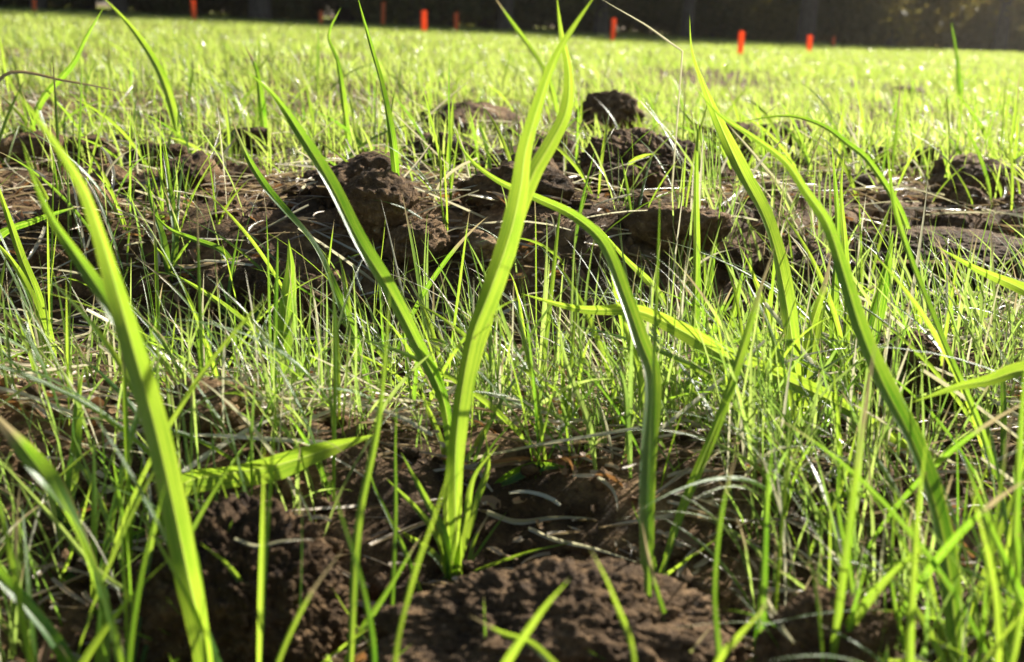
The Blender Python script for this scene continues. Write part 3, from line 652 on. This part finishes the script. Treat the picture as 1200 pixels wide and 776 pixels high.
# ------------------------------------------------------------------ red marker stakes
def stake(px, py, hpx, wpx, d, label):
    p = CAM + ray(px, py) * d; x, y = p[0], p[1]; z = float(T(x, y))
    topz = (CAM + ray(px, py - hpx) * d)[2]; H = max(topz - z, .15); wd = wpx / FPX * d
    root = bpy.data.objects.new('marker_stake', None); COL.objects.link(root); root.location = (x, y, z); wd *= .72; root.rotation_euler = (0, R(random.uniform(-3, 3)), random.uniform(-.3, .3))
    tag(root, label, 'marker stake', 'red marker stakes in the field')
    bm = bmesh.new(); bmesh.ops.create_cube(bm, size=1)
    bmesh.ops.scale(bm, vec=(wd, wd * .5, H * .92), verts=bm.verts); bmesh.ops.translate(bm, vec=(0, 0, H * .50), verts=bm.verts)
    bmesh.ops.bevel(bm, geom=bm.edges[:], offset=wd * .12, segments=2, affect='EDGES')
    me = bpy.data.meshes.new('post'); bm.to_mesh(me); bm.free(); me.materials.append(M_ORANGE); link('post', me, root)
    bm = bmesh.new(); bmesh.ops.create_cone(bm, segments=4, radius1=wd * .1, radius2=wd * .55, depth=H * .1, cap_ends=True)
    bmesh.ops.translate(bm, vec=(0, 0, H * .03), verts=bm.verts); me = bpy.data.meshes.new('point'); bm.to_mesh(me); bm.free(); me.materials.append(M_WIRE); link('point', me, root)
for a in [(228, 28, 30, 8, 22, 'tall red stake at the far left, sunlit and cut by the top edge'),
          (497, 38, 27, 9, 20, 'bright red stake left of the tallest leaf, middle of the field'),
          (718, 40, 20, 7, 20, 'red stake just right of the twin leaf tips'),
          (867, 66, 31, 9, 12, 'nearest orange stake, right of the hair-tipped leaf'),
          (948, 60, 20, 8, 17, 'short orange stake right of the nearest orange one'),
          (535, 30, 16, 7, 27, 'dim red stake just right of the bright middle one'),
          (449, 15, 14, 6, 34, 'dark red stake close to the wood left of the bright middle one'),
          (376, 24, 12, 6, 30, 'dark small red stake between the far left ones and the middle'),
          (41, 20, 22, 6, 26, 'red stake half hidden by grass at the upper left corner'),
          (977, 50, 8, 5, 33, 'faint tiny red stake near the wood on the right')]:
    stake(*a)

# ------------------------------------------------------------------ the wood behind the field
def tube(path, rad, seg=9):
    path = np.array(path, float); n = len(path); a = np.linspace(0, 2 * math.pi, seg, endpoint=False)
    V = path[:, None] + np.stack([np.cos(a), np.sin(a), 0 * a], -1)[None] * np.array(rad)[:, None, None]
    i = np.arange(n - 1)[:, None] * seg + np.arange(seg)[None]; j = np.arange(n - 1)[:, None] * seg + (np.arange(seg)[None] + 1) % seg
    return V.reshape(-1, 3), np.stack([i, j, j + seg, i + seg], -1).reshape(-1, 4)
def leafcloud(g, centers, radii, per, size):
    n = len(centers) * per
    d = g.standard_normal((n, 3)); d /= np.linalg.norm(d, axis=1, keepdims=True); d *= (g.random(n) ** .45)[:, None]
    c = np.repeat(centers, per, 0) + d * np.repeat(radii, per)[:, None] * np.array([1, 1, .75])
    a = g.standard_normal((n, 3)); a /= np.linalg.norm(a, axis=1, keepdims=True); b = np.cross(a, g.standard_normal((n, 3))); b /= np.linalg.norm(b, axis=1, keepdims=True)
    s = g.uniform(size[0], size[1], n)[:, None]
    V = np.stack([c - a * s, c - b * s * .5, c + a * s, c + b * s * .5], 1).reshape(-1, 3)
    F = np.arange(n * 4).reshape(-1, 4); r = np.repeat(g.random(n), 4)
    return V, F, dict(rnd=r, along=np.full(n * 4, .3), across=np.full(n * 4, .5))
M_SUN_TINT = leaf_material('woodland_leaf_sun_tint', (.07, .07, .015), (.22, .15, .04), (.25, .24, .03), (.62, .42, .08), .55, rough=.5, streak=.2)  # woodland leaf painted lighter and warmer, sunlight put into its colour
def tree_meshes(seed, H, lm=None):
    g = np.random.default_rng(seed); n = 10; t = np.linspace(0, 1, n)
    path = np.stack([.25 * np.sin(t * 3 + seed) * t, .25 * np.cos(t * 2.3 + seed) * t, -.3 + t * H * .85], -1)
    r0_ = g.uniform(.16, .3); Vs, Fs = tube(path, r0_ * (1 - .8 * t) + .08 * np.exp(-t * 25))
    cs = []
    for k in range(11):
        z0 = g.uniform(.3, .85); az = g.uniform(0, 6.28); L_ = H * g.uniform(.12, .25); b0 = np.array([np.interp(z0, t, path[:, i]) for i in range(3)])
        e = b0 + np.array([math.cos(az) * L_, math.sin(az) * L_, L_ * .5]); s = np.linspace(0, 1, 5)[:, None]
        v2, f2 = tube(b0 + (e - b0) * s + np.array([0, 0, .3]) * (s * (1 - s)), np.linspace(.07, .02, 5), 6); Fs = np.vstack([Fs, f2 + len(Vs)]); Vs = np.vstack([Vs, v2]); cs += [e, b0 + (e - b0) * .6]
    cs.append(path[-1]); cs = np.array(cs)
    V, F, A = leafcloud(g, cs, g.uniform(.9, 1.6, len(cs)) * H / 13, 260, (.12, .24))
    z = np.zeros(len(Vs))
    return mesh_np('trunk', Vs, Fs, M_BARK), mesh_np('crown', V, F, lm or M_FOREST, A, smooth=False)
TM = [tree_meshes(i, 18 + 1.5 * i) for i in range(5)]
LOW = [tree_meshes(20 + i, 6.5, M_SUN_TINT) for i in range(2)]
def bush_mesh(seed):
    g = np.random.default_rng(seed); cs = g.normal(0, 1, (9, 3)) * np.array([.9, .6, .35]) + np.array([0, 0, 1.0])
    return leafcloud(g, cs, g.uniform(.7, 1.1, 9), 330, (.06, .14))
bushes = [mesh_np('shrub', *bush_mesh(60 + i)[:2], M_SUN_TINT if i > 3 else M_FOREST, bush_mesh(60 + i)[2], smooth=False) for i in range(6)]
k = 0
for row, yy in enumerate((0, 5, 11, 18)):
    for xi in np.arange(-38, 44, 3.4):
        x = xi + rng.uniform(-1.2, 1.2); y = 41 + x * .32 + yy + rng.uniform(-1.2, 1.2)
        if x > 20 and row < 1: tm = LOW[k % 2]
        elif x > 22: tm = LOW[k % 2]
        else: tm = TM[k % 5]
        root = bpy.data.objects.new('woodland_tree', None); COL.objects.link(root); root.location = (x, y, float(T(x, y))); root.rotation_euler.z = rng.uniform(0, 6.28)
        low = tm in LOW
        tag(root, 'low open tree at the bright right end of the wood' if low else 'dark tree trunk in the shaded wood behind the field' if row == 0 else 'tree deeper inside the dark wood',
            'tree', 'low trees on the right of the wood' if low else 'edge trees of the wood' if row == 0 else 'inner trees of the wood')
        for nm, me in zip(('trunk', 'crown'), tm): link(nm, me, root)
        k += 1
k = 0
for row, yy in enumerate((1.5, 4, 8, 14, 20)):
    for xi in np.arange(-40, 46, 2.3):
        x = xi + rng.uniform(-.8, .8); y = 41 + x * .32 + yy + rng.uniform(-.8, .8); s = rng.uniform(.8, 1.4)
        if row == 0 and rng.random() < .45: continue
        o = link('shrub', bushes[4 + k % 2 if x > 9 + rng.normal(0, 3) else k % 4], None, (x, y, float(T(x, y)) - .15)); o.rotation_euler.z = rng.uniform(0, 6.28); o.scale = (s, s, s * rng.uniform(.9, 1.4))
        tag(o, 'shrub painted a sunlit yellow at the right end of the wood' if o.data in bushes[4:] else 'olive shrub in the front of the undergrowth' if row < 2 else 'shrub in the dark depth of the wood', 'shrub', 'yellowish shrubs' if o.data in bushes[4:] else 'front shrubs' if row < 2 else 'inner shrubs'); k += 1

# ------------------------------------------------------------------ volume added to lift the dark wood and glow toward the sun
bm = bmesh.new(); bmesh.ops.create_cube(bm, size=1)
bmesh.ops.scale(bm, vec=(900, 760, 38), verts=bm.verts); bmesh.ops.translate(bm, vec=(0, 270, 15), verts=bm.verts)
me = bpy.data.meshes.new('added_haze'); bm.to_mesh(me); bm.free()
m, n = nodes('added_haze_air'); v = N(n, 'ShaderNodeVolumePrincipled'); v.inputs['Color'].default_value = (1, .93, .80, 1); v.inputs['Density'].default_value = .0006; v.inputs['Anisotropy'].default_value = .75
o_ = N(n, 'ShaderNodeOutputMaterial'); n.links.new(v.outputs[0], o_.inputs['Volume']); me.materials.append(m)
tag(link('added_haze', me), 'added volume for a pale sunlit glow over the field and the wood', 'added_haze', kind='stuff')
